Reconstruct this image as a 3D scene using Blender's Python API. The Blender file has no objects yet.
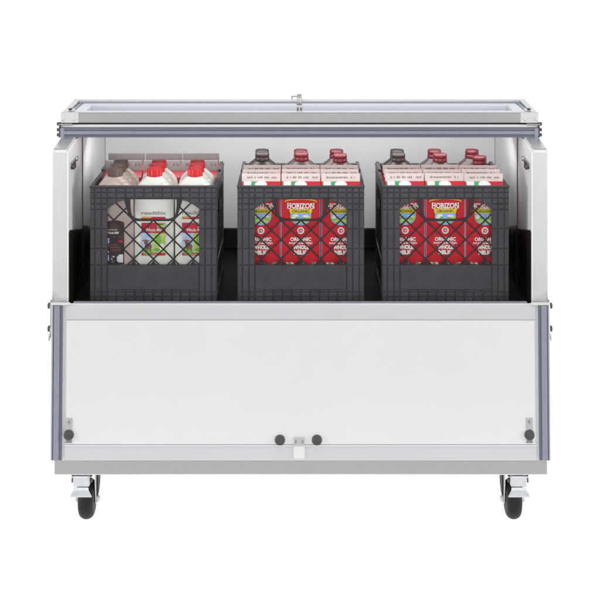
import bpy, bmesh, math, random
from mathutils import Vector, Matrix
random.seed(7)
C = bpy.context.scene
COL = C.collection
# ------------------------------------------------------------------ camera
D, H = 3.4, 1.547
cam = bpy.data.cameras.new('camera'); co = bpy.data.objects.new('camera', cam); COL.objects.link(co)
co.location = (0, -D, H); co.rotation_euler = (math.radians(90), 0, 0)
cam.sensor_width = 36; cam.lens = 81.6; cam.shift_y = -380/600; cam.clip_end = 500; cam.clip_start = .05
C.camera = co
# ------------------------------------------------------------------ world: white surround, dim behind the camera, boosted below to glow through the floor
w = bpy.data.worlds.new('World'); C.world = w; w.use_nodes = True
nt = w.node_tree; bg = nt.nodes['Background']
tc = nt.nodes.new('ShaderNodeTexCoord'); sx = nt.nodes.new('ShaderNodeSeparateXYZ')
nt.links.new(tc.outputs['Generated'], sx.inputs[0])
mr = nt.nodes.new('ShaderNodeMapRange'); mr.inputs['From Min'].default_value = -.15; mr.inputs['From Max'].default_value = .25
mr.inputs['To Min'].default_value = .10; mr.inputs['To Max'].default_value = 1.05
nt.links.new(sx.outputs['Y'], mr.inputs['Value'])
ml = nt.nodes.new('ShaderNodeMath'); ml.operation = 'LESS_THAN'; ml.inputs[1].default_value = 0.0
nt.links.new(sx.outputs['Z'], ml.inputs[0])
mx = nt.nodes.new('ShaderNodeMix'); mx.data_type = 'FLOAT'
nt.links.new(ml.outputs[0], mx.inputs[0]); nt.links.new(mr.outputs[0], mx.inputs[2])
m2 = nt.nodes.new('ShaderNodeMapRange'); m2.inputs['From Min'].default_value = -.1; m2.inputs['From Max'].default_value = .1
m2.inputs['To Min'].default_value = .12; m2.inputs['To Max'].default_value = 2.3
nt.links.new(sx.outputs['Y'], m2.inputs['Value']); nt.links.new(m2.outputs[0], mx.inputs[3])
nt.links.new(mx.outputs[0], bg.inputs['Strength']); bg.inputs['Color'].default_value = (1, 1, 1, 1)
# ------------------------------------------------------------------ softboxes and the added fill in the cavity
def area(name, loc, target, sxx, syy, power):
    l = bpy.data.lights.new(name, 'AREA'); l.shape = 'RECTANGLE'; l.size = sxx; l.size_y = syy; l.energy = power
    o = bpy.data.objects.new(name, l); COL.objects.link(o); o.location = loc
    o.rotation_euler = (Vector(target)-Vector(loc)).to_track_quat('-Z', 'Y').to_euler(); return o
area('softbox_front', (0, -3.7, 1.45), (0, .4, .78), 2.0, 1.0, 36)
area('key_left', (-1.45, -2.5, 1.15), (.35, .2, .72), .6, 1.2, 8)
area('key_right', (1.45, -2.5, 1.15), (-.35, .2, .72), .6, 1.2, 8)
area('cavity_fill', (0, .38, .966), (0, .60, .56), 1.08, .22, 4.0)  # added fill hidden under the top; the cooler has no lamp there
area('softbox_left', (-3.4, -.95, 1.15), (.5, .22, .75), 1.0, 1.6, 55)
area('softbox_right', (3.4, -.95, 1.15), (-.5, .22, .75), 1.0, 1.6, 55)
area('softbox_overhead', (0, -.75, 2.7), (0, .12, .85), 3.2, .9, 32)
C.view_settings.view_transform = 'Standard'; C.view_settings.look = 'None'
C.view_settings.exposure = 0; C.view_settings.gamma = 1
C.render.engine = 'CYCLES'
C.cycles.max_bounces = 8; C.cycles.diffuse_bounces = 5

# ------------------------------------------------------------------ materials
M = {}
def mat(name, col, rough=.5, metal=0, noise=0, nscale=40, bump=0, bscale=200, stretch=(1, 1, 1), spec=.5, trans=0, coat=0, sss=0, rvar=0):
    m = bpy.data.materials.new(name); m.use_nodes = True; t = m.node_tree; b = t.nodes['Principled BSDF']
    b.inputs['Base Color'].default_value = (*col, 1); b.inputs['Roughness'].default_value = rough
    b.inputs['Metallic'].default_value = metal; b.inputs['Specular IOR Level'].default_value = spec
    b.inputs['Transmission Weight'].default_value = trans; b.inputs['Coat Weight'].default_value = coat
    if sss: b.inputs['Subsurface Weight'].default_value = sss; b.inputs['Subsurface Scale'].default_value = .01
    tc = t.nodes.new('ShaderNodeTexCoord'); mp = t.nodes.new('ShaderNodeMapping'); mp.inputs['Scale'].default_value = stretch
    t.links.new(tc.outputs['Object'], mp.inputs[0])
    if noise or rvar:
        n = t.nodes.new('ShaderNodeTexNoise'); n.inputs['Scale'].default_value = nscale; n.inputs['Detail'].default_value = 5
        t.links.new(mp.outputs[0], n.inputs['Vector'])
    if noise:
        r = t.nodes.new('ShaderNodeMapRange'); r.inputs['From Min'].default_value = .3; r.inputs['From Max'].default_value = .7
        r.inputs['To Min'].default_value = 1-noise; r.inputs['To Max'].default_value = 1+noise
        t.links.new(n.outputs[0], r.inputs[0])
        v = t.nodes.new('ShaderNodeVectorMath'); v.operation = 'SCALE'; v.inputs[0].default_value = col
        t.links.new(r.outputs[0], v.inputs['Scale']); t.links.new(v.outputs[0], b.inputs['Base Color'])
    if rvar:
        r = t.nodes.new('ShaderNodeMapRange'); r.inputs['From Min'].default_value = .3; r.inputs['From Max'].default_value = .7
        r.inputs['To Min'].default_value = max(.02, rough-rvar); r.inputs['To Max'].default_value = rough+rvar
        t.links.new(n.outputs[0], r.inputs[0]); t.links.new(r.outputs[0], b.inputs['Roughness'])
    if bump:
        n2 = t.nodes.new('ShaderNodeTexNoise'); n2.inputs['Scale'].default_value = bscale; n2.inputs['Detail'].default_value = 4
        t.links.new(mp.outputs[0], n2.inputs['Vector'])
        bp = t.nodes.new('ShaderNodeBump'); bp.inputs['Strength'].default_value = bump; bp.inputs['Distance'].default_value = .001
        t.links.new(n2.outputs[0], bp.inputs['Height']); t.links.new(bp.outputs[0], b.inputs['Normal'])
    M[name] = m; return m
mat('white_liner', (.90, .90, .912), .28, noise=.012, nscale=3, bump=.12, bscale=260)
mat('door_white', (.70, .70, .715), .32, noise=.01, nscale=4, bump=.06, bscale=300)
mat('trim_grey', (.565, .565, .585), .38, noise=.02, nscale=8)
mat('trim_light', (.64, .64, .65), .35, noise=.02, nscale=8)
mat('steel', (.43, .425, .425), .34, 1, noise=.05, nscale=30, stretch=(1, 30, 40), rvar=.05)
mat('steel_side', (.66, .66, .67), .36, .85, noise=.04, nscale=30, stretch=(30, 30, 1), rvar=.05)
mat('wall_steel', (.66, .67, .675), .4, .25, noise=.03, nscale=24, stretch=(30, 1, 1), rvar=.05)
mat('chrome', (.52, .53, .55), .22, 1, noise=.04, nscale=60)
mat('dark_metal', (.10, .10, .105), .35, .9, noise=.1, nscale=60)
mat('gasket', (.25, .262, .315), .5, noise=.05, nscale=60)
mat('gasket_dark', (.13, .14, .175), .5, noise=.05, nscale=60)
mat('gap_shade_black', (.012, .012, .012), .7)
mat('liner_shade', (.015, .012, .009), .3, noise=.25, nscale=8, stretch=(4, 4, .6), rvar=.08)  # near-black that paints the shade low on the inner walls
mat('pan_white', (.62, .635, .68), .3, noise=.01, nscale=5)
mat('lit_steel', (.62, .62, .63), .32, .8, noise=.03, nscale=30, stretch=(1, 30, 40))  # steel copy, lightened to paint the light on tops and edges
mat('well_shade_black', (.008, .0065, .005), .6, spec=.15)
mat('zinc', (.62, .64, .66), .36, .45, noise=.06, nscale=80)
mat('latch_steel', (.34, .33, .32), .3, .9, noise=.1, nscale=90)
mat('carton_red_shaded', (.27, .010, .018), .42, noise=.1, nscale=14)  # carton red darkened to paint the shade behind the jugs
mat('rubber', (.012, .012, .013), .5, spec=.25, noise=.3, nscale=70, bump=.3, bscale=500)
mat('bumper', (.05, .05, .052), .5, noise=.2, nscale=200, bump=.3, bscale=900)
mat('plate', (.55, .55, .56), .35, .6)
mat('plate_mark', (.22, .22, .23), .5)
mat('crate_web_shaded', (.026, .024, .027), .5, noise=.07, nscale=25, spec=.3)  # same plastic as the crate, darkened to paint the backlit web
mat('crate', (.052, .048, .055), .42, noise=.12, nscale=25, bump=.12, bscale=700, rvar=.06)
mat('milk_plastic', (.84, .84, .785), .28, noise=.02, nscale=12, sss=.25)
mat('choc_plastic', (.56, .46, .42), .25, noise=.06, nscale=10, coat=.3)
mat('choc_cap', (.15, .10, .085), .35, noise=.1, nscale=80)
mat('red_cap', (.72, .020, .028), .3, noise=.05, nscale=80, coat=.2)
mat('cap_top', (.82, .42, .40), .35)
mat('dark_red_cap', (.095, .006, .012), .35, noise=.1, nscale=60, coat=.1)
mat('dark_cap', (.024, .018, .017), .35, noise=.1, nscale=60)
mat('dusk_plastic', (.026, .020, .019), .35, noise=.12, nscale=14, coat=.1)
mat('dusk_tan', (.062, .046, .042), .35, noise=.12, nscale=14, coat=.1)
mat('carton_red', (.62, .010, .022), .36, noise=.06, nscale=14, coat=.15)
mat('carton_side', (.42, .34, .50), .4)
mat('fin_pink', (.86, .75, .725), .5, noise=.04, nscale=60)
mat('fin_grey', (.095, .088, .086), .5, noise=.10, nscale=60)
mat('fin_grey_light', (.19, .178, .175), .5, noise=.08, nscale=60)
mat('ink_grey', (.34, .30, .30), .6)
mat('ink_dark', (.12, .10, .10), .6)
mat('white_print', (.85, .84, .82), .45)
mat('white_cap', (.86, .87, .88), .3)
mat('yellow', (.80, .60, .015), .45)
mat('orange', (.85, .38, .03), .45)
mat('red_print', (.58, .018, .05), .45)
mat('green', (.20, .50, .08), .45, noise=.25, nscale=120)
mat('lime', (.48, .66, .16), .45, noise=.2, nscale=150)
mat('leaf', (.06, .42, .16), .45)
mat('blue', (.27, .48, .80), .45)
mat('pale_blue', (.50, .60, .85), .45, noise=.1, nscale=90)
mat('cow_brown', (.22, .10, .05), .6, noise=.4, nscale=200)
mat('brown_label', (.065, .038, .035), .4, noise=.2, nscale=80)
mat('ink_green', (.02, .10, .03), .5)
# floor: translucent white, given an added glow from below that drowns the shadows
fm = bpy.data.materials.new('backlit_white'); fm.use_nodes = True; t = fm.node_tree; t.nodes.clear()
out = t.nodes.new('ShaderNodeOutputMaterial'); mi = t.nodes.new('ShaderNodeMixShader'); tr = t.nodes.new('ShaderNodeBsdfTranslucent'); df = t.nodes.new('ShaderNodeBsdfDiffuse')
tr.inputs[0].default_value = (.97, .97, .97, 1); df.inputs[0].default_value = (.97, .97, .97, 1); mi.inputs[0].default_value = .08
t.links.new(tr.outputs[0], mi.inputs[1]); t.links.new(df.outputs[0], mi.inputs[2]); t.links.new(mi.outputs[0], out.inputs[0]); M['floor'] = fm

# ------------------------------------------------------------------ mesh builder
class MB:
    def __init__(s): s.bm = bmesh.new(); s.mats = []
    def mi(s, m):
        if m not in s.mats: s.mats.append(m)
        return s.mats.index(m)
    def add(s, verts, faces, m, smooth=False):
        k = s.mi(m); vs = [s.bm.verts.new(v) for v in verts]
        for f in faces:
            try:
                fc = s.bm.faces.new([vs[i] for i in f]); fc.material_index = k; fc.smooth = smooth
            except ValueError: pass
    def merge(s, b, m, smooth=False):
        b.verts.index_update(); s.add([v.co[:] for v in b.verts], [[v.index for v in f.verts] for f in b.faces], m, smooth); b.free()
    def box(s, x0, x1, y0, y1, z0, z1, m, bev=0, seg=2, mtx=None):
        b = bmesh.new(); bmesh.ops.create_cube(b, size=1)
        for v in b.verts: v.co = Vector(((x0+x1)/2+v.co.x*(x1-x0), (y0+y1)/2+v.co.y*(y1-y0), (z0+z1)/2+v.co.z*(z1-z0)))
        if bev: bmesh.ops.bevel(b, geom=b.edges[:], offset=bev, segments=seg, affect='EDGES', profile=.5)
        if mtx: bmesh.ops.transform(b, matrix=mtx, verts=b.verts[:])
        s.merge(b, m, False); return s
    def prism(s, pts, axis, a0, a1, m, bev=0):   # polygon in the two other axes, pushed along axis
        def p3(p, a): return (a, p[0], p[1]) if axis == 'x' else ((p[0], a, p[1]) if axis == 'y' else (p[0], p[1], a))
        n = len(pts); b = bmesh.new()
        va = [b.verts.new(p3(p, a0)) for p in pts]; vb = [b.verts.new(p3(p, a1)) for p in pts]
        b.faces.new(va); b.faces.new(vb[::-1])
        for i in range(n): b.faces.new((va[i], vb[i], vb[(i+1) % n], va[(i+1) % n]))
        bmesh.ops.recalc_face_normals(b, faces=b.faces[:])
        if bev: bmesh.ops.bevel(b, geom=b.edges[:], offset=bev, segments=2, affect='EDGES', profile=.5)
        s.merge(b, m, False); return s
    def lathe(s, prof, c, m, axis='z', n=32, smooth=True):    # prof: (r, t) along axis
        vs, fs = [], []
        for r, t in prof:
            for i in range(n):
                a = 2*math.pi*i/n; u, v = r*math.cos(a), r*math.sin(a)
                p = (u, v, t) if axis == 'z' else ((t, u, v) if axis == 'x' else (u, t, v))
                vs.append((c[0]+p[0], c[1]+p[1], c[2]+p[2]))
        for j in range(len(prof)-1):
            for i in range(n): fs.append((j*n+i, j*n+(i+1) % n, (j+1)*n+(i+1) % n, (j+1)*n+i))
        fs.append(tuple(range(n))[::-1]); fs.append(tuple((len(prof)-1)*n+i for i in range(n)))
        s.add(vs, fs, m, smooth); return s
    def loft(s, secs, c, m, n=40, e=5):          # secs: (z, hx, hy[, exponent])
        vs, fs = [], []
        for sc in secs:
            z, hx, hy = sc[:3]; ee = sc[3] if len(sc) > 3 else e
            for i in range(n):
                a = 2*math.pi*(i+.5)/n; ca, sa = math.cos(a), math.sin(a)
                r = (abs(ca)**ee+abs(sa)**ee)**(-1/ee)
                vs.append((c[0]+hx*r*ca, c[1]+hy*r*sa, c[2]+z))
        for j in range(len(secs)-1):
            for i in range(n): fs.append((j*n+i, j*n+(i+1) % n, (j+1)*n+(i+1) % n, (j+1)*n+i))
        fs.append(tuple(range(n))[::-1]); fs.append(tuple((len(secs)-1)*n+i for i in range(n)))
        s.add(vs, fs, m, True); return s
    def flat(s, pts, y, m, th=.0004):            # printed shape on a front face (x, z)
        n = len(pts); vs = [(p[0], y, p[1]) for p in pts]+[(p[0], y+th, p[1]) for p in pts]
        fs = [tuple(range(n)), tuple(range(n, 2*n))[::-1]]+[(i, n+i, n+(i+1) % n, (i+1) % n) for i in range(n)]
        s.add(vs, fs, m); return s
    def rect(s, x0, x1, z0, z1, y, m): return s.flat([(x0, z0), (x1, z0), (x1, z1), (x0, z1)], y, m)
    def ell(s, cx, cz, rx, rz, y, m, a0=0, a1=360, n=20):
        full = a1-a0 >= 360
        return s.flat([(cx+rx*math.cos(math.radians(a0+(a1-a0)*i/(n if full else n-1))), cz+rz*math.sin(math.radians(a0+(a1-a0)*i/(n if full else n-1)))) for i in range(n)], y, m)
    def text(s, tx, cx, z0, wid, hei, y, m, bold=.03, arch=0):
        cu = bpy.data.curves.new('t', 'FONT'); cu.body = tx; cu.offset = bold; cu.resolution_u = 3
        ob = bpy.data.objects.new('t', cu); COL.objects.link(ob)
        bpy.context.view_layer.update()
        me = bpy.data.meshes.new_from_object(ob.evaluated_get(bpy.context.evaluated_depsgraph_get()))
        bpy.data.objects.remove(ob); bpy.data.curves.remove(cu)
        xs = [v.co.x for v in me.vertices]; ys = [v.co.y for v in me.vertices]
        if xs:
            ax, bx, ay, by = min(xs), max(xs), min(ys), max(ys); vs = []
            for v in me.vertices:
                u = (v.co.x-ax)/(bx-ax)-.5; q = (v.co.y-ay)/(by-ay)
                vs.append((cx+u*wid, y, z0+q*hei*(1+arch*(4*u*u))-0))
            s.add(vs, [tuple(p.vertices) for p in me.polygons], m)
        bpy.data.meshes.remove(me); return s
    def build(s, name, parent=None, loc=None, auto=True):
        me = bpy.data.meshes.new(name); bmesh.ops.recalc_face_normals(s.bm, faces=s.bm.faces[:]) if auto else None
        s.bm.to_mesh(me); s.bm.free()
        for m in s.mats: me.materials.append(M[m])
        o = bpy.data.objects.new(name, me); COL.objects.link(o)
        if parent: o.parent = parent
        if loc: o.location = loc
        return o
def tag(o, label, cat, group=None):
    o['label'] = label; o['category'] = cat
    if group: o['group'] = group
    return o
def empty(name, loc=(0, 0, 0)):
    o = bpy.data.objects.new(name, None); COL.objects.link(o); o.location = loc; o.empty_display_size = .05; return o
def copy_tree(o, parent=None):
    c = o.copy(); COL.objects.link(c)
    if parent: c.parent = parent
    for ch in list(o.children): copy_tree(ch, c)
    return c
def X(px, Y=0): return (px-300)/400*(D+Y)/D
def Z(py, Y=0): return H-(py+80)/400*(D+Y)/D

# ------------------------------------------------------------------ floor
f = MB(); f.add([(-40, -1.0, 0), (40, -1.0, 0), (40, 60, 0), (-40, 60, 0)], [(0, 1, 2, 3)], 'floor')
fo = f.build('floor'); fo['kind'] = 'structure'

# ------------------------------------------------------------------ the cooler
cooler = tag(empty('milk_cooler'), 'long white and stainless milk cooler on casters with drop front open, holding three crates', 'milk cooler')
W = .631
# lower body, base
b = MB(); b.box(-W, W, .056, .74, .203, .548, 'wall_steel', .004); b.build('lower_body', cooler)
b = MB(); b.box(-.6235, .6275, .050, .732, .1385, .207, 'steel', .003)
b.box(-.6215, .6255, .0488, .0525, .1395, .1423, 'lit_steel', .0008)
b.build('base_rail', cooler)
b = MB(); b.box(-.592, .592, .07, .699, .546, .556, 'well_shade_black'); b.build('well_floor', cooler)  # floor coloured black to paint the darkness of the well
# side walls
for sgn in (-1, 1):
    s = MB()
    s.prism([(.060, .5495), (.060, .957), (.0665, .962), (.20, .974), (.736, .974), (.736, .5495)], 'x', min(sgn*.5935, sgn*W), max(sgn*.5935, sgn*W), 'wall_steel', .002)
    sw = s.build('side_wall', cooler)
    s = MB(); s.prism([(.068, .9628), (.199, .9736), (.199, .9752), (.068, .9644)], 'x', min(sgn*.5965, sgn*.628), max(sgn*.5965, sgn*.628), 'lit_steel', .0005); s.build('top_cap', sw)
    l = MB()                                   # white inner skin, with its seam
    l.prism([(.0635, .556), (.0635, .955), (.20, .968), (.70, .968), (.70, .556)], 'x', min(sgn*.5895, sgn*.5936), max(sgn*.5895, sgn*.5936), 'white_liner')
    l.build('liner', sw)
    l = MB(); l.box(min(sgn*.5868, sgn*.5896), max(sgn*.5868, sgn*.5896), .276, .283, .69, .971, 'gasket_dark', .0006); l.build('liner_seam', sw)
    l = MB(); l.box(min(sgn*.5875, sgn*.5896), max(sgn*.5875, sgn*.5896), .283, .70, .556, .970, 'white_liner'); l.build('rear_liner', sw)
    k = MB()                                   # dark panels standing in for shade and reflections low in the well
    k.prism([(.0660, .557), (.0660, .750), (.078, .7540), (.26, .716), (.276, .714), (.2762, .557)], 'x', min(sgn*.5872, sgn*.5897), max(sgn*.5872, sgn*.5897), 'liner_shade', .0005)
    k.prism([(.2765, .557), (.2765, .722), (.30, .716), (.52, .665), (.697, .622), (.697, .557)], 'x', min(sgn*.5845, sgn*.5876), max(sgn*.5845, sgn*.5876), 'liner_shade', .0005)
    k.build('shade_panel', sw)
    # the little latch catch on the inner face
    c = MB(); xx = sgn*.5893
    c.box(min(xx, xx-sgn*.004), max(xx, xx-sgn*.004), .085, .195, .915, .9235, 'chrome', .0015)
    c.lathe([(.004, 0), (.006, .001), (.006, .008), (.003, .010)], (xx if sgn < 0 else xx-.010, .10, .911), 'dark_metal', 'x', 14)
    c.lathe([(.003, 0), (.0055, .001), (.0055, .006), (.003, .008)], (xx if sgn < 0 else xx-.008, .165, .921), 'chrome', 'x', 14)
    c.box(min(xx, xx-sgn*.006), max(xx, xx-sgn*.006), .12, .145, .902, .921, 'dark_metal', .0015, mtx=None)
    c.build('lid_catch', sw)
    # bolted bracket outside, at the fold of the drop front
    c = MB(); xo = sgn*.6285
    c.prism([(.020, .505), (.034, .50), (.046, .51), (.046, .585), (.058, .600), (.072, .600), (.085, .585), (.085, .50), (.012, .49)], 'x', min(xo, xo+sgn*.005), max(xo, xo+sgn*.0042), 'steel_side', .001)
    for zz in (.573, .515):
        c.lathe([(.008, 0), (.008, .002), (.0055, .0042), (.002, .005)] if sgn > 0 else [(.002, -.005), (.0055, -.0042), (.008, -.002), (.008, 0)], (sgn*.6328, .035, zz), 'dark_metal', 'x', 18)
    c.build('fold_bracket', sw)
# back wall, top
b = MB(); b.box(-.63, .63, .704, .741, .5497, .9735, 'wall_steel', .002); bw = b.build('back_wall', cooler)
b = MB(); b.box(-.5868, .5868, .6985, .7035, .556, .968, 'white_liner', .001); b.build('liner', bw)
b = MB(); b.box(-.5838, .5838, .692, .698, .557, .620, 'liner_shade', .003); b.build('shade_panel', bw)  # painted shade along the foot of the back wall
b = MB(); b.box(-.633, .630, .2065, .70, .9745, 1.001, 'steel', .003); b.build('top_panel', cooler)
# the folded lid: gasket strip below, frame above
lid = MB()
lx0, lx1 = X(60.7, .2), X(538.4, .2)
lid.box(lx0, lx1, .200, .214, 1.0105, 1.0365, 'steel', .0015)
lid.box(lx0, lx1, .404, .415, 1.0105, 1.0445, 'lit_steel', .0015)
for a, c_ in ((lx0+.0004, lx0+.016), (lx1-.016, lx1-.0004)): lid.prism([(.2142, 1.0105), (.4038, 1.0105), (.4038, 1.0440), (.2142, 1.0363)], 'x', a, c_, 'lit_steel', .0015)
lid.box(lx0+.01, lx1-.01, .21, .41, 1.0085, 1.0135, 'steel')
lid.box(lx0+.001, lx1-.001, .2003, .2138, 1.0363, 1.0380, 'lit_steel', .0006)  # highlight painted along the front rail's top
lid = lid.build('lid', cooler)
g = MB()                                       # plastic frame with its recessed pan
ix0, ix1, iy0, iy1 = lx0+.0162, lx1-.0162, .2145, .4035
def ring(mb, x0, x1, y0, y1, wd, z0, z1, m, bev=.0012):
    mb.box(x0, x1, y0, y0+wd, z0, z1, m, bev); mb.box(x0, x1, y1-wd, y1, z0, z1, m, bev)
    mb.box(x0, x0+wd, y0+wd+.0001, y1-wd-.0001, z0, z1-.0001, m, bev); mb.box(x1-wd, x1, y0+wd+.0001, y1-wd-.0001, z0, z1-.0001, m, bev)
ring(g, ix0+.012, ix1-.012, iy0+.0005, iy1-.0125, .030, 1.014, 1.0365, 'pan_white', .004)
g.box(ix0+.041, ix1-.041, iy0+.031, iy1-.043, 1.0138, 1.0215, 'pan_white', .002)
g.build('inner_pan', lid)
g = MB(); g.box(ix0, ix1, iy1-.0118, iy1, 1.0138, 1.0395, 'gasket', .003)
for a, c_ in ((ix0, ix0+.0115), (ix1-.0115, ix1)): g.box(a, c_, iy0, iy1-.012, 1.0138, 1.0365, 'gasket', .003)
g.build('gasket', lid)
for a, c_ in ((lx0-.0004, X(78.5, .2)), (X(520.5, .2), lx1+.0004)):
    g = MB(); g.box(a, c_, .1984, .2004, 1.0103, 1.0368, 'steel_side', .0006)
    for q in ((a+.0065, a+.036) if a < 0 else (c_-.036, c_-.0065)):
        g.lathe([(.0015, -.0022), (.0042, -.0018), (.0048, 0)], (q, .1984, 1.0205), 'trim_light', 'y', 18)
    g.build('corner_plate', lid)
    g = MB(); q = a+.022 if a < 0 else c_-.022
    g.box(q-.011, q+.011, .222, .240, 1.0365, 1.0435, 'steel_side', .002)
    g.lathe([(.006, 0), (.006, .004), (.002, .0055)], (q, .226, 1.0402), 'dark_metal', 'z', 14); g.build('hinge_pin', lid)
# standing catch at the centre of the lid
l = MB(); lcx, ly = X(299.4, .26), .262
for q in (-.0045, .0045): l.lathe([(.0028, 0), (.0028, .030)], (lcx+q, ly, 1.026), 'latch_steel', 'z', 12)
l.box(lcx-.011, lcx+.011, ly-.006, ly+.006, 1.045, 1.049, 'steel_side', .001)
l.lathe([(.0062, 0), (.0065, .002), (.0065, .025), (.0045, .029)], (lcx, ly, 1.049), 'latch_steel', 'z', 16)
l.box(lcx-.021, lcx-.004, ly-.002, ly+.002, 1.0705, 1.0735, 'latch_steel', .0008); l.box(lcx-.0215, lcx-.0185, ly-.002, ly+.002, 1.064, 1.0735, 'latch_steel', .0008)
l.build('catch', lid)
# gasket strip (the front edge of the fixed top)
s = MB(); gx0, gx1 = X(59.3, .2), X(539.5, .2)
s.box(gx0+.002, gx1-.002, .1985, .2064, .9735, 1.0055, 'trim_light', .001)
s.box(gx0+.006, gx1-.006, .1955, .1984, .999, 1.0035, 'trim_light', .001)
fs = s.build('front_strip', cooler)
s = MB()
s.box(gx0+.004, gx1-.004, .1935, .1984, .9895, .9986, 'gasket_dark', .0016)
s.box(gx0+.004, gx1-.004, .1915, .1984, .9795, .9893, 'gasket', .0028)
s.box(gx0+.004, gx1-.004, .1945, .1984, .9722, .9793, 'gasket_dark', .001)
for a, c_ in ((gx0+.004, gx0+.0145), (gx1-.0145, gx1-.004)): s.box(a, c_, .1905, .1984, .9725, .9975, 'gasket', .0025)
s.build('gasket', fs)
s = MB(); s.box(gx0+.004, gx1-.004, .2040, .30, 1.0056, 1.0084, 'gap_shade_black'); s.build('shadow_gap_fill', fs)  # black filler painting the shade of the open gap under the lid
for sgn, q in ((-1, gx0), (1, gx1)):
    h = MB()
    h.box(min(q, q-sgn*.004), max(q, q-sgn*.004), .192, .215, .972, 1.012, 'dark_metal', .001)
    for zz in (.979, .9925, 1.008): h.lathe([(.0035, -.004), (.0045, -.003), (.0045, .003), (.0035, .004)], (q+sgn*.0015, .196, zz), 'dark_metal', 'x', 12)
    h.box(min(q, q-sgn*.035), max(q, q-sgn*.035), .190, .205, 1.0062, 1.009, 'chrome', .0008)
    h.build('lid_hinge', cooler)
# sill between the well and the door
s = MB(); s.box(X(70), X(530.5), .0485, .0595, .5495, .5780, 'gasket', .0015); 
s.build('sill', cooler)

# ---- drop front (open, hanging down)
def Zd(py): return Z(py, .0-(py-303)/157*.017)
dx0, dx1, dz0, dz1 = X(51), X(550), Zd(461.6), Zd(303.3)
door = MB()
door.prism([(.004, dz0), (.004, .5850), (.009, .5862), (.0475, .5745), (.0475, dz0)], 'x', dx0, dx1, 'trim_light', .0015)
door = door.build('drop_door', cooler)
p = MB()   # pressed inner panel
px0, px1 = X(65.5), X(535.5)
def frame_bevel(mb, o, i, yo, yi, m):
    (a, b_, c_, d_), (e, f_, g_, h_) = o, i
    mb.add([(a, yo, c_), (b_, yo, c_), (b_, yo, d_), (a, yo, d_), (e, yi, g_), (f_, yi, g_), (f_, yi, h_), (e, yi, h_)],
           [(0, 1, 5, 4), (1, 2, 6, 5), (2, 3, 7, 6), (3, 0, 4, 7), (4, 5, 6, 7)], m)
p.box(px0, px1, .0012, .0045, Zd(320.2), Zd(306.5), 'trim_grey', .001)
p.box(px0, px1, .0010, .0045, Zd(458.8), Zd(446.2), 'trim_grey', .001)
p.box(px0, px1, -.0012, .0045, Zd(446.6), Zd(445.4), 'door_white', .0005)
p.build('end_band', door)
p = MB(); frame_bevel(p, (px0, px1, Zd(445.6), Zd(320.6)), (px0+.006, px1-.006, Zd(444.6), Zd(321.6)), .0042, -.0016, 'door_white'); p.build('inner_panel', door)
for sgn in (-1, 1):
    def bx(mb, a, c_, y0, m, bev): mb.box(min(sgn*a, sgn*c_)+.00125, max(sgn*a, sgn*c_)+.00125, y0, .0046, dz0+.0012, Zd(306), m, bev)
    s = MB()
    bx(s, .6155, .6195, -.0010, 'gasket_dark', .001)
    bx(s, .6012, .6153, -.0040, 'gasket', .0034)
    bx(s, .5945, .6010, -.0005, 'gasket_dark', .001)
    bx(s, .6100, .6113, -.0043, 'gasket', .0004)
    s.build('gasket', door)
    q = X(69)*.996 if sgn < 0 else X(529.3)*.996
    s = MB(); s.box(q-.0085, q+.0085, -.0030, -.0014, Zd(443.5), Zd(418), 'plate', .0006)
    s.box(q-.0075, q+.0075, -.0036, -.0031, Zd(443), Zd(440.5), 'plate_mark')
    s.lathe([(.0012, -.0048), (.0022, -.0044), (.0022, -.0031)], (q-.001*sgn, 0, Zd(421.5)), 'plate_mark', 'y', 12)
    s.box(q-.001, q+.0012, -.0042, -.0031, Zd(424), Zd(421.5), 'plate_mark')
    s.build('strike_plate', door)
def bumper(q, z):
    s = MB(); s.lathe([(.004, -.0088), (.010, -.0078), (.0125, -.0055), (.0128, -.0012)], (q, 0, z), 'bumper', 'y', 32); s.build('bumper', door)
bumper(X(69)*.996, Zd(435)); bumper(X(529.3)*.996, Zd(435)); bumper(X(280), Zd(440.2)); bumper(X(316.8), Zd(440.2))
s = MB(); cx = X(299.2)
s.box(cx-.0135, cx+.0135, -.0040, -.0014, Zd(446), Zd(437.2), 'plate', .0006)
for q in (-.0085, .0085): s.box(cx+q-.0016, cx+q+.0016, -.0046, -.0038, Zd(443.5), Zd(440), 'plate_mark', .0003)
s.box(cx-.0135, cx+.0135, -.0022, .0030, Zd(459), Zd(446.2), 'door_white', .001)
s.build('latch_keeper', door)
for sgn in (-1, 1):
    s = MB(); a = sgn*.624+.00125; s.box(min(a, a-sgn*.048), max(a, a-sgn*.048), -.0006, .0035, Zd(305.6), Zd(303), 'trim_light', .0008); s.build('end_cap', door)

th = math.radians(-2.5); hy_, hz_ = .02, .589
door.rotation_euler = (th, 0, 0); door.location = (0, hy_-(hy_*math.cos(th)-hz_*math.sin(th)), hz_-(hy_*math.sin(th)+hz_*math.cos(th)))
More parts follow.
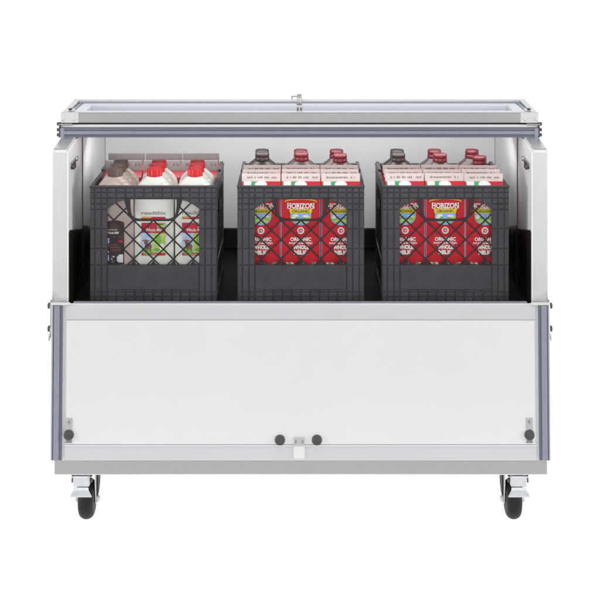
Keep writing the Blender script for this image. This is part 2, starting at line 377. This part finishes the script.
# ---- casters
def caster(sgn):
    r = empty('caster', (sgn*X(513.8, .1), .12, 0)); r.parent = cooler
    s = -sgn     # side towards the middle of the cooler
    w_ = MB()
    w_.lathe([(.010, -.0200), (.034, -.0198), (.0405, -.0178), (.0458, -.0135), (.0492, -.0075), (.0505, 0), (.0492, .0075), (.0458, .0135), (.0405, .0178), (.034, .0198), (.010, .0200)], (0, 0, .0507), 'rubber', 'x', 56)
    w_.build('wheel', r)
    f_ = MB()
    f_.box(-.030, .030, -.050, .036, .1365, .1428, 'zinc', .0015)
    f_.lathe([(.024, 0), (.028, .003), (.028, .010), (.024, .013)], (0, 0, .1265), 'zinc', 'z', 30)
    f_.prism([(-.018, .128), (.026, .128), (.024, .09), (.010, .040), (-.010, .040), (-.020, .09)], 'x', .0215, .0240, 'zinc', .0008)
    f_.prism([(-.018, .128), (.026, .128), (.024, .09), (.010, .040), (-.010, .040), (-.020, .09)], 'x', -.0240, -.0215, 'zinc', .0008)
    f_.build('fork', r)
    for q in (-1, 1):
        a = MB(); a.lathe([(.009, 0), (.009, .005), (.005, .0085), (.002, .009)] if q > 0 else [(.002, -.009), (.005, -.0085), (.009, -.005), (.009, 0)], (q*.0238, 0, .0500), 'zinc', 'x', 18); a.build('axle_bolt', r)
    h = MB(); cx_ = -s*.006
    h.box(cx_-.021, cx_+.021, -.066, -.034, .106, .1345, 'zinc', .004)
    for q in (-1, 1): h.lathe([(.006, -.003), (.006, .003)], (cx_+q*.023, -.050, .118), 'dark_metal', 'x', 14); h.lathe([(.005, -.003), (.005, .003)], (cx_+q*.023, -.048, .131), 'dark_metal', 'x', 14)
    h.build('brake_housing', r)
    pd = MB()
    vs = []
    for (yy, zz, hw) in ((-.066, .1055, .0185), (-.069, .099, .0195), (-.0715, .086, .0270), (-.070, .0825, .0275)):
        vs.append((yy, zz, hw))
    V = []; F = []
    for yy, zz, hw in vs: V += [(cx_-hw, yy, zz), (cx_+hw, yy, zz), (cx_+hw, yy+.004, zz-.001), (cx_-hw, yy+.004, zz-.001)]
    for j in range(3):
        for i in range(4): F.append((4*j+i, 4*j+(i+1) % 4, 4*j+4+(i+1) % 4, 4*j+4+i))
    F += [(0, 1, 2, 3), (12, 13, 14, 15)]
    pd.add(V, F, 'zinc'); pd.build('brake_pedal', r)
    gd = MB(); 
    pts = [(.0, .1360), (.045, .1360), (.052, .11), (.040, .075), (.020, .058), (.0, .055), (-.004, .075), (-.004, .100)]
    a0, a1 = (.0200, .0278) if s > 0 else (-.0278, -.0200)
    gd.prism(pts, 'x', a0, a1, 'rubber', .004); gd.build('rear_wheel_stand_in', r)  # invented dark shape, stands in for the rear caster behind the wheel
    return r
for sgn in (-1, 1):
    r = caster(sgn)
    c = copy_tree(r, cooler); c.location.y = .64

# ------------------------------------------------------------------ crate
CW, CH, CY = .328, .300, .106      # width, height, front face
def cz(py): return Z(py, CY)-.560      # height over the crate's foot
def cx_(px): return px*1.031/400
win = 46.2
def arch(x):                        # upper edge (py) of the lattice window at x px from the centre
    a = abs(x)
    if a > win: return None
    tt = max(0, (a-18)/(win-18)); return 199.6+9.8*tt**2.6
yl = [187.6, 192.4, 198.0, 203.7, 209.4, 228.4, 248.5, 264.9, 291.6, 296.5, 303.4]
def wall_mb(width):
    mb = MB(); k = width/CW; hw = width/2
    WB = 265.0
    def wx(px): return cx_(px)*k
    # backing slab (recessed 3 mm) around the window
    S0, S1 = .0030, .0085
    mb.box(-hw, wx(-win), S0, S1, 0, CH-.003, 'crate'); mb.box(wx(win), hw, S0, S1, 0, CH-.003, 'crate')
    mb.box(wx(-win), wx(win), S0, S1, 0, cz(WB), 'crate')
    n = 40; top = CH-.003
    for i in range(n):
        a, c = -win+2*win*i/n, -win+2*win*(i+1)/n
        mb.prism([(wx(a), top), (wx(c), top), (wx(c), cz(arch(c*.9999))), (wx(a), cz(arch(a*.9999)))], 'y', S0, S1, 'crate')
    # raised pads
    def pad(x0, x1, y0, y1, fn=None, g=.42):
        x0 += g; x1 -= g; y0 += g*.9; y1 -= g*.9
        m_ = 6 if fn else 1
        pts_t, pts_b = [], []
        for i in range(m_+1):
            x = x0+(x1-x0)*i/m_; yb = y1
            if fn:
                a = fn(x)
                if a is not None: yb = min(y1, a)
            if yb-y0 < .6: return
            pts_t.append((wx(x), cz(y0))); pts_b.append((wx(x), cz(yb)))
        poly = pts_t+pts_b[::-1]; cxm = sum(p[0] for p in poly)/len(poly); czm = sum(p[1] for p in poly)/len(poly)
        w2 = (wx(x1)-wx(x0))/2; h2 = max(abs(poly[0][1]-poly[-1][1])/2, .001)
        q = [(cxm+(p[0]-cxm)*(1-.0008/w2), czm+(p[1]-czm)*(1-.0008/h2)) for p in poly]
        nn = len(poly); V = [(p[0], S0+.0002, p[1]) for p in poly]+[(p[0], 0, p[1]) for p in q]
        mb.add(V, [(i, (i+1) % nn, nn+(i+1) % nn, nn+i) for i in range(nn)]+[tuple(range(nn, 2*nn))], 'crate')
    sidecols = [-63.6, -58.8, -52.2, -win]
    full = [-63.6, -58.8, -52.2, -win, -37, -27.8, -18.6, -9.3, 0, 9.3, 18.6, 27.8, 37, win, 52.2, 58.8, 63.6]
    for j in range(len(yl)-1):
        y0, y1 = yl[j], yl[j+1]
        if j <= 3 or j >= 8:
            for i in range(len(full)-1): pad(full[i], full[i+1], y0, y1, arch if j <= 3 else None)
        elif j < 7:
            for sg in (-1, 1):
                for i in range(3):
                    a, c = sidecols[i], sidecols[i+1]
                    pad(min(sg*a, sg*c), max(sg*a, sg*c), y0, y1)
        else:
            for sg in (-1, 1):
                for i in range(3):
                    a, c = sidecols[i], sidecols[i+1]
                    pad(min(sg*a, sg*c), max(sg*a, sg*c), y0, y1)
            pad(-win, win, y0, y1-1.6)
            for i in range(3, len(full)-4): pad(full[i], full[i+1], y1-2.6, y1, g=.5)
    # lattice
    hin = 23.5
    def inside(x, y):
        a = arch(x)
        if a is None or y < a-.8 or y > WB+.8: return False
        if abs(x) < hin+1.5 and y < 219.5 and abs(x)-(hin+1.5) < (219.5-y)*.9-0 and (y < 213 or abs(x) < hin+1.5-(y-213)*.9): return False
        return True
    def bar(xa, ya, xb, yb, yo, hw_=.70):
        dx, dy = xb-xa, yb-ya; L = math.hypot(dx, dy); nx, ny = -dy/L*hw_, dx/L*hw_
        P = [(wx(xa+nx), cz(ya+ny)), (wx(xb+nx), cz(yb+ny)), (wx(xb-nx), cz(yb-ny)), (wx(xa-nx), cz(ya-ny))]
        mb.prism(P, 'y', yo, yo+.0045, 'crate_web_shaded', .0010)
    for fam in (1, -1):
        for kk in range(-8, 9):
            run = None; steps = 420
            for i in range(steps+1):
                y = 196+74*i/steps; x = 20*(kk-fam*(y-240)/19.4)
                ins = inside(x, y)
                if ins and run is None: run = (x, y)
                if (not ins or i == steps) and run is not None:
                    if abs(y-run[1]) > 1.5: bar(run[0], run[1], x, y, .0022 if fam > 0 else .0026)
                    run = None
    # handle surround
    pth = [(-26.4, 197.5, 3.7), (-26.0, 203, 3.1), (-25.0, 208.5, 2.2), (-24.0, 213, 1.7), (-22.6, 216.8, 1.5), (-20, 219.2, 1.4), (-16, 220.2, 1.2), (0, 220.4, 1.1), (16, 220.2, 1.2), (20, 219.2, 1.4), (22.6, 216.8, 1.5), (24.0, 213, 1.7), (25.0, 208.5, 2.2), (26.0, 203, 3.1), (26.4, 197.5, 3.7)]
    L_, R_ = [], []
    for i, (x, y, w2) in enumerate(pth):
        a = pth[max(0, i-1)]; c = pth[min(len(pth)-1, i+1)]; dx, dy = c[0]-a[0], c[1]-a[1]; l = math.hypot(dx, dy)
        L_.append((x-dy/l*w2*.8, y+dx/l*w2*.8)); R_.append((x+dy/l*w2*.8, y-dx/l*w2*.8))
    for i in range(len(pth)-1):
        mb.prism([(wx(p[0]), cz(p[1])) for p in (L_[i], L_[i+1], R_[i+1], R_[i])], 'y', -.0006, .0095, 'crate_web_shaded')
    # small gussets along the window's foot
    for x in range(-40, 41, 20):
        mb.prism([(wx(x-3.2), cz(WB+.2)), (wx(x+3.2), cz(WB+.2)), (wx(x), cz(WB-4.2))], 'y', .0024, .0066, 'crate_web_shaded')
    return mb
def make_crate():
    r = empty('milk_crate', (0, CY, .560))
    fw = wall_mb(CW-.002).build('front_wall', r)
    bk = wall_mb(CW-.002).build('back_wall', r); bk.rotation_euler = (0, 0, math.pi); bk.location = (0, .33, 0)
    sd = wall_mb(.33-.019); s1 = sd.build('side_wall', r); s1.rotation_euler = (0, 0, -math.pi/2); s1.location = (-CW/2, .165, 0)
    s2 = s1.copy(); COL.objects.link(s2); s2.parent = r; s2.rotation_euler = (0, 0, math.pi/2); s2.location = (CW/2, .165, 0)
    m = MB(); hw = CW/2
    m.box(-hw-.001, hw+.001, -.0012, .0092, CH-.0035, CH+.0015, 'crate', .0018)
    m.box(-hw-.001, hw+.001, .3208, .3312, CH-.0035, CH+.0015, 'crate', .0018)
    for sg in (-1, 1):
        m.box(min(sg*(hw+.0008), sg*(hw-.0092)), max(sg*(hw+.0008), sg*(hw-.0092)), .0093, .3207, CH-.0035, CH+.0012, 'crate', .0018)
        # corner risers that key into a crate stacked above
        m.box(min(sg*(hw-.001), sg*(hw-.010)), max(sg*(hw-.001), sg*(hw-.010)), .200, .314, CH+.001, CH+.0095, 'crate', .0022)
    m.build('rim', r)
    m = MB()
    for i in range(13): m.box(-hw+.012+i*.0243, -hw+.018+i*.0243, .009, .321, .003, .008, 'crate')
    for i in range(13): m.box(-hw+.009, hw-.009, .012+i*.0243, .018+i*.0243, .0035, .0075, 'crate')
    m.build('base', r)
    return r
crate = make_crate()
cpos = [(X(153.2, CY), 'left'), (X(300.8, CY), 'middle'), (X(445.8, CY), 'right')]
GL = 'black plastic milk crates standing in the cooler'
tag(crate, 'charcoal plastic lattice crate on the left, packed with milk jugs with red and brown caps', 'milk crate', GL)
crate.location.x = cpos[0][0]
c = copy_tree(crate); c.location.x = cpos[1][0]; c['label'] = 'charcoal plastic lattice crate in the middle of the three, red cartons showing through its window'
c = copy_tree(crate); c.location.x = cpos[2][0]; c['label'] = 'charcoal plastic lattice crate on the right, nearest the right wall, filled with red cartons'

# ------------------------------------------------------------------ contents
BZ = .5685          # they stand on the crate's base
def jug(kind, label_on=True):
    body, cap = ('milk_plastic', 'red_cap') if kind == 'milk' else ('choc_plastic', 'choc_cap')
    r = empty('milk_jug' if kind == 'milk' else 'chocolate_milk_jug')
    m = MB(); h = .0262
    z = lambda v: v-BZ
    m.loft([(0, .044, .021), (.003, .048, .024), (.012, .0510, h), (z(.64), .0514, h, 5), (z(.80), .0514, h, 5), (z(.832), .0508, h, 4.5), (z(.848), .0475, .0255, 4), (z(.860), .0410, .0240, 3.4), (z(.869), .0325, .0220, 2.8), (z(.876), .0245, .0200, 2.4), (z(.8805), .0190, .0185, 2), (z(.888), .0180, .0180, 2)], (0, 0, 0), body, 56)
    m.loft([(z(.828), .012, .004, 3), (z(.850), .011, .006, 3), (z(.866), .008, .005, 3)], (.030, -.0215, 0), body, 20, 3)
    m.build('body', r)
    m = MB()
    n = 60; V = []; F = []
    for (rr, zz, rib) in ((.0190, .8790, 1), (.0196, .8800, 1), (.0193, .8975, 1), (.0180, .9005, 0), (.0150, .9010, 0)):
        for i in range(n):
            a = 2*math.pi*i/n; q = rr+(.0005 if rib and i % 2 else 0); V.append((q*math.cos(a), q*math.sin(a), z(zz)))
    for j in range(4):
        for i in range(n): F.append((j*n+i, j*n+(i+1) % n, (j+1)*n+(i+1) % n, (j+1)*n+i))
    F.append(tuple(4*n+i for i in range(n))); F.append(tuple(range(n)))
    m.add(V, F, cap, False)
    m.build('cap', r)
    if label_on:
        kx = 1.035/400; zz = lambda py: Z(py, .122)-BZ; y = -.0275; m = MB()
        if kind == 'milk':
            m.text('readthis', 0.0, zz(214.6), 24*kx, 3.6*kx, y, 'ink_grey', 0.02)
            m.rect(-12*kx, 12*kx, zz(219), zz(216.8), y+.0003, 'red_print'); m.rect(-12*kx, -2*kx, zz(217.9), zz(217.2), y, 'yellow')
            m.rect(-12*kx, 12*kx, zz(255.6), zz(222.8), y+.0004, 'red_print')
            m.rect(3.5*kx, 12*kx, zz(227.5), zz(223.2), y, 'lime'); m.rect(5*kx, 10*kx, zz(224.8), zz(223.8), y-.0003, 'ink_green')
            m.text('Whole Milk', 0.8*kx, zz(231.5), 17*kx, 3.2*kx, y, 'white_print', .02)
            m.rect(-12*kx, -1*kx, zz(252.8), zz(233), y, 'pale_blue'); m.rect(-1*kx, 12*kx, zz(252.8), zz(233), y-.0001, 'lime')
            m.ell(-6*kx, zz(251.2), 5*kx, 3.6*kx, y-.0003, 'green'); 
            m.ell(-5.2*kx, zz(246.5), 3.6*kx, 3.0*kx, y-.0005, 'cow_brown'); m.ell(-7.4*kx, zz(242.2), 1.9*kx, 2.7*kx, y-.0007, 'cow_brown'); m.ell(-7.4*kx, zz(244.4), 1.1*kx, .9*kx, y-.0010, 'ink_dark')
            for q in (-1, 1): m.ell((-7.4+q*2.5)*kx, zz(240.6), 1.2*kx, .6*kx, y-.0008, 'cow_brown', n=10)
            for q in (-7.6, -3.6): m.rect(q*kx, (q+1.1)*kx, zz(251.5), zz(247.5), y-.0006, 'cow_brown')
            m.ell(5*kx, zz(240), 3*kx, 4*kx, y-.0004, 'green'); m.ell(8.5*kx, zz(247), 2.4*kx, 3.4*kx, y-.0004, 'white_print'); m.ell(3.6*kx, zz(249.5), 3*kx, 1.8*kx, y-.0005, 'green')
            m.text('1 GALLON', -3*kx, zz(255.2), 12*kx, 1.6*kx, y-.0002, 'white_print', .0)
        else:
            m.rect(-9*kx, 10.5*kx, zz(264), zz(222.5), y+.0004, 'brown_label')
            m.ell(1*kx, zz(223), 9*kx, 2.6*kx, y+.0002, 'brown_label')
            m.text('CHOCOLATE', -2*kx, zz(230.6), 11*kx, 1.6*kx, y, 'white_print', 0)
            m.text('Whole Milk', -1*kx, zz(234), 13*kx, 2.4*kx, y, 'white_print', .03)
            for (a, b_, t_, u, mm) in ((-9, -4.5, 238, 246, 'pale_blue'), (-9, -4.6, 251, 261, 'pale_blue'), (-2.4, 1.0, 256, 262.5, 'white_print'), (3.2, 9.4, 254.5, 262.5, 'white_print'), (5, 9, 240.5, 242.5, 'red_print'), (-3, 8, 236.6, 237.3, 'cow_brown'), (-3, 5, 244.6, 245.2, 'cow_brown'), (-3, 8, 247, 247.6, 'cow_brown'), (-3, 7, 249.6, 250.2, 'cow_brown')):
                m.rect(a*kx, b_*kx, zz(u), zz(t_), y-.0001, mm)
        m.build('label', r)
    return r
def carton(kind, seed=0):
    # kind: red (printed face, pale pink top), grey (grey top)
    r = empty('milk_carton'); m = MB(); hx, hy = .0510, .0262; zb = .846-BZ; zr = .8650-BZ; zt = (.8855 if kind == 'red' else .8930)-BZ
    if kind != 'red': zb += .004; zr -= .0005
    body = 'carton_red' if kind == 'red' else 'carton_red_shaded'
    # body with roof: side gussets are folded in
    V = [(-hx, -hy, 0), (hx, -hy, 0), (hx, hy, 0), (-hx, hy, 0), (-hx, -hy, zb), (hx, -hy, zb), (hx, hy, zb), (-hx, hy, zb),
         (-hx, -.0015, zr), (hx, -.0015, zr), (hx, .0015, zr), (-hx, .0015, zr), (-hx+.012, 0, zr-.004), (hx-.012, 0, zr-.004)]
    m.add(V, [(0, 1, 5, 4), (1, 2, 6, 5), (2, 3, 7, 6), (3, 0, 4, 7), (3, 2, 1, 0), (4, 5, 9, 8), (6, 7, 11, 10), (5, 6, 13), (6, 10, 13), (5, 13, 9), (9, 13, 10), (7, 4, 12), (4, 8, 12), (8, 11, 12), (7, 12, 11)], body)
    # pale edges of the printed board at the corners
    for sg in (-1, 1): m.box(min(sg*hx, sg*(hx-.0016)), max(sg*hx, sg*(hx-.0016)), -hy-.0006, -hy+.002, .002, zb-.002, 'carton_side' if kind == 'red' else 'carton_red_shaded')
    m.build('body', r, auto=True)
    g = MB()
    fin = 'fin_pink' if kind == 'red' else ('fin_grey' if kind == 'grey' else 'fin_grey_light')
    g.box(-hx+.0006, hx-.0006, -.0016, .0016, zr-.001, zt, fin, .0006)
    rng = random.Random(hash_(kind)+seed); x = -hx+.014
    while x < hx-.010:
        w_ = rng.choice((.002, .003, .0045)); gap = rng.choice((.0012, .0018, .0012, .005))
        if not (.018 < x < .026): g.rect(x, x+w_, zt-.0125-(0 if kind == 'red' else .003), zt-.0075+rng.uniform(-.0008, .0008), -.0020, 'ink_grey' if kind == 'red' else 'ink_dark')
        x += w_+gap
    g.rect(-hx+.001, hx-.001, zr-.001, zr+.0004, -.0022, body)
    g.build('gable_fin', r)
    if kind == 'red':
        # roof print: green on the left, red on the right
        s = MB(); th = math.atan2(zr-zb, hy-.0015)
        def roof(u, v, off=.0004): return (u, -hy+(hy-.0015)*v-math.sin(th)*off, zb+(zr-zb)*v+math.cos(th)*off)
        for a, b_, mm, o_ in ((-.92, -.02, 'leaf', .0006), (-.88, -.50, 'white_print', .0009), (.30, .86, 'carton_red', .0006)):
            s.add([roof(a*hx, .10, o_), roof(b_*hx, .10, o_), roof(b_*hx, .985, o_), roof(a*hx, .985, o_)], [(0, 1, 2, 3)], mm)
        s.build('roof_print', r, auto=False)
        s = MB(); s.lathe([(.0155, -.004), (.0160, 0), (.0160, .0045), (.0145, .006), (.010, .0062)], (0, 0, 0), 'white_cap', 'z', 40)
        o = s.build('spout_cap', r); o.location = roof(0, .40, .004); o.rotation_euler = (th*.72, 0, 0)
        kx = 1.035/400; zz = lambda py: Z(py, .122)-BZ; y = -hy-.0010; s = MB()
        # front print
        n = 16; P = [(16.5*kx*math.cos(math.pi*i/n), zz(201.6)+3.2*kx*math.sin(math.pi*i/n)) for i in range(n+1)]
        s.flat(P, y+.0003, 'orange'); s.flat([(p[0], p[1]-.0016) for p in P], y, 'yellow'); s.flat([(p[0], p[1]-.0034) for p in P], y-.0003, 'carton_red')
        s.text('HORIZON', 0, zz(208.6), 27*kx, 5.4*kx, y-.0007, 'white_print', .035, .12)
        for i in range(7):     # feet and heads of the letters
            for zy in (208.7, 203.9):
                u = (-11.6+i*3.87)*kx
                if i not in (1, 2, 5) or True: s.rect(u-1.35*kx, u+1.35*kx, zz(zy), zz(zy)+.6*kx, y-.0006, 'white_print') if i in (0, 2, 3, 6) else None
        s.flat([(-11.8*kx, zz(208.9)), (11.8*kx, zz(208.9)), (10.6*kx, zz(213.4)), (-10.6*kx, zz(213.4))][::-1], y-.0002, 'yellow')
        s.text('ORGANIC', 0, zz(212.7), 17*kx, 2.9*kx, y-.0006, 'ink_green', .02)
        P = [(-10.4*kx, zz(213.4)), (10.4*kx, zz(213.4))]+[(10.4*kx*math.cos(-math.pi*i/18), zz(217)+8.2*kx*math.sin(-math.pi*i/18)) for i in range(19)]
        s.flat(P, y-.0001, 'blue')
        s.ell(-6*kx, zz(219), 3.8*kx, 2.6*kx, y-.0003, 'green'); s.ell(6*kx, zz(218.6), 4*kx, 2.4*kx, y-.0003, 'green'); s.ell(0, zz(221), 7*kx, 2.0*kx, y-.0004, 'lime'); s.ell(-8*kx, zz(217.5), 2*kx, 2.2*kx, y-.00035, 'lime'); s.ell(8*kx, zz(217.5), 2*kx, 2.2*kx, y-.00035, 'lime')
        s.ell(-5.4*kx, zz(215.6), 3*kx, 1.3*kx, y-.0005, 'white_print'); s.ell(5*kx, zz(216.2), 3.2*kx, 1.2*kx, y-.0005, 'white_print'); s.ell(-7*kx, zz(217.6), 2*kx, 1.1*kx, y-.0005, 'white_print')
        s.ell(0, zz(230.6), 3.5*kx, 3.5*kx, y, 'white_print'); s.text('D', .5*kx, zz(232.6), 3.0*kx, 4.0*kx, y-.0004, 'carton_red', .04); s.rect(-2.1*kx, -1.4*kx, zz(232.6), zz(228.6), y-.0004, 'carton_red')
        s.text('ORGANIC', 0, zz(241.2), 21*kx, 3.9*kx, y, 'white_print', .05)
        s.text('PASTEURIZED', 0, zz(244.2), 23.5*kx, 2.0*kx, y, 'white_print', .04)
        s.text('WHOLE', 0, zz(249.4), 16*kx, 4.3*kx, y, 'white_print', .07)
        s.text('MILK', 0, zz(254.6), 13.5*kx, 4.3*kx, y, 'white_print', .07)
        for q, mm in ((-14, 'white_print'), (-11, 'leaf'), (0, 'white_print'), (2.4, 'blue'), (-9, 'white_print'), (12.5, 'leaf'), (14.5, 'white_print')):
            s.ell(q*kx, zz(264.6), 2.0*kx, 2.3*kx, y-(.0001 if mm == 'white_print' else .0004), mm)
        s.text('HALF GALLON', 0, zz(271), 20*kx, 2*kx, y, 'white_print', .02)
        s.build('front_print', r)
    return r
def hash_(s): return sum(ord(c)*(i+3) for i, c in enumerate(s))
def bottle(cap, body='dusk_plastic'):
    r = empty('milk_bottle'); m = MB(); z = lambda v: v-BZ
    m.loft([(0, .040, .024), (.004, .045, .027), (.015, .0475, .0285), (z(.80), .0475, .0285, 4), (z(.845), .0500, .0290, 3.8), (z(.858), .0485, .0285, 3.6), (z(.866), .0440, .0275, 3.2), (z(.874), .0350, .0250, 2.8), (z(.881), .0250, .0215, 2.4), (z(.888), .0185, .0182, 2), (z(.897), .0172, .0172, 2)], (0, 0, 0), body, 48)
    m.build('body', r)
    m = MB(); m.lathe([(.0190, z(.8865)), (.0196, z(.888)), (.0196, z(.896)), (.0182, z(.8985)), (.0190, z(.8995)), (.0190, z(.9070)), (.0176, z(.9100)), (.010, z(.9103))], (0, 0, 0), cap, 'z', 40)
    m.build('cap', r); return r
protos = {}
def place(kind, x, y, label, cat, group, dz=0, rz=0):
    if kind not in protos:
        o = protos[kind] = BUILD[kind]()
    else: o = copy_tree(protos[kind])
    o.location = (x, y, BZ+dz); o.rotation_euler = (0, 0, rz); tag(o, label, cat, group); return o
BUILD = {'milk': lambda: jug('milk'), 'choc': lambda: jug('choc'), 'red0': lambda: carton('red', 0), 'red1': lambda: carton('red', 11), 'red2': lambda: carton('red', 23), 'grey': lambda: carton('grey'), 'grey_light': lambda: carton('grey_light'),
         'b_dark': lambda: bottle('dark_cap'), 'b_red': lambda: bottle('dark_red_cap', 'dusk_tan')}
RY = [.1495, .2045, .2595]; RB = [.3270, .3880]
col = [-.1035, 0, .1035]; cn = ['left', 'middle', 'right']
rown = ['front', 'second', 'third']
rj = lambda a: random.uniform(-a, a)
# left crate
x0 = cpos[0][0]
for ci in range(3):
    for ri in range(3):
        k = 'choc' if ci == 0 else 'milk'
        place(k, x0+col[ci]+rj(.001), RY[ri], ('brown-capped chocolate milk jug, %s of the jugs in the left crate\'s left column' if k == 'choc' else 'red-capped white milk jug, %s of the jugs in the left crate\'s ' + cn[ci] + ' column') % {0: 'frontmost', 1: 'second', 2: 'rearmost'}[ri],
              'milk jug', 'brown chocolate milk jugs in the left crate' if k == 'choc' else 'white milk jugs in the left crate', rz=rj(.015))
    for ri in range(2):
        place('grey_light' if ri == 0 else 'grey', x0+col[ci]+rj(.001), RB[ri], 'red carton with %s folded top, %s row, %s of three behind the jugs' % (('light grey', 'front', cn[ci]) if ri == 0 else ('dark grey', 'back', cn[ci])), 'milk carton', 'grey-topped cartons at the back of the left crate', dz=(-.0045, .004)[ri], rz=rj(.012))
for xc, cw in ((cpos[1][0], 'middle'), (cpos[2][0], 'right')):
    for ci in range(3):
        for ri in range(3):
            place('red%d' % ((ci+2*ri+(cw == 'right')) % 3), xc+col[ci]+rj(.0008), RY[ri], 'red milk carton with pink gable top, %s row, %s column of the %s crate' % (rown[ri], cn[ci], cw), 'milk carton', 'red milk cartons in the middle and right crates', dz=.001*ri+rj(.0008), rz=rj(.014))
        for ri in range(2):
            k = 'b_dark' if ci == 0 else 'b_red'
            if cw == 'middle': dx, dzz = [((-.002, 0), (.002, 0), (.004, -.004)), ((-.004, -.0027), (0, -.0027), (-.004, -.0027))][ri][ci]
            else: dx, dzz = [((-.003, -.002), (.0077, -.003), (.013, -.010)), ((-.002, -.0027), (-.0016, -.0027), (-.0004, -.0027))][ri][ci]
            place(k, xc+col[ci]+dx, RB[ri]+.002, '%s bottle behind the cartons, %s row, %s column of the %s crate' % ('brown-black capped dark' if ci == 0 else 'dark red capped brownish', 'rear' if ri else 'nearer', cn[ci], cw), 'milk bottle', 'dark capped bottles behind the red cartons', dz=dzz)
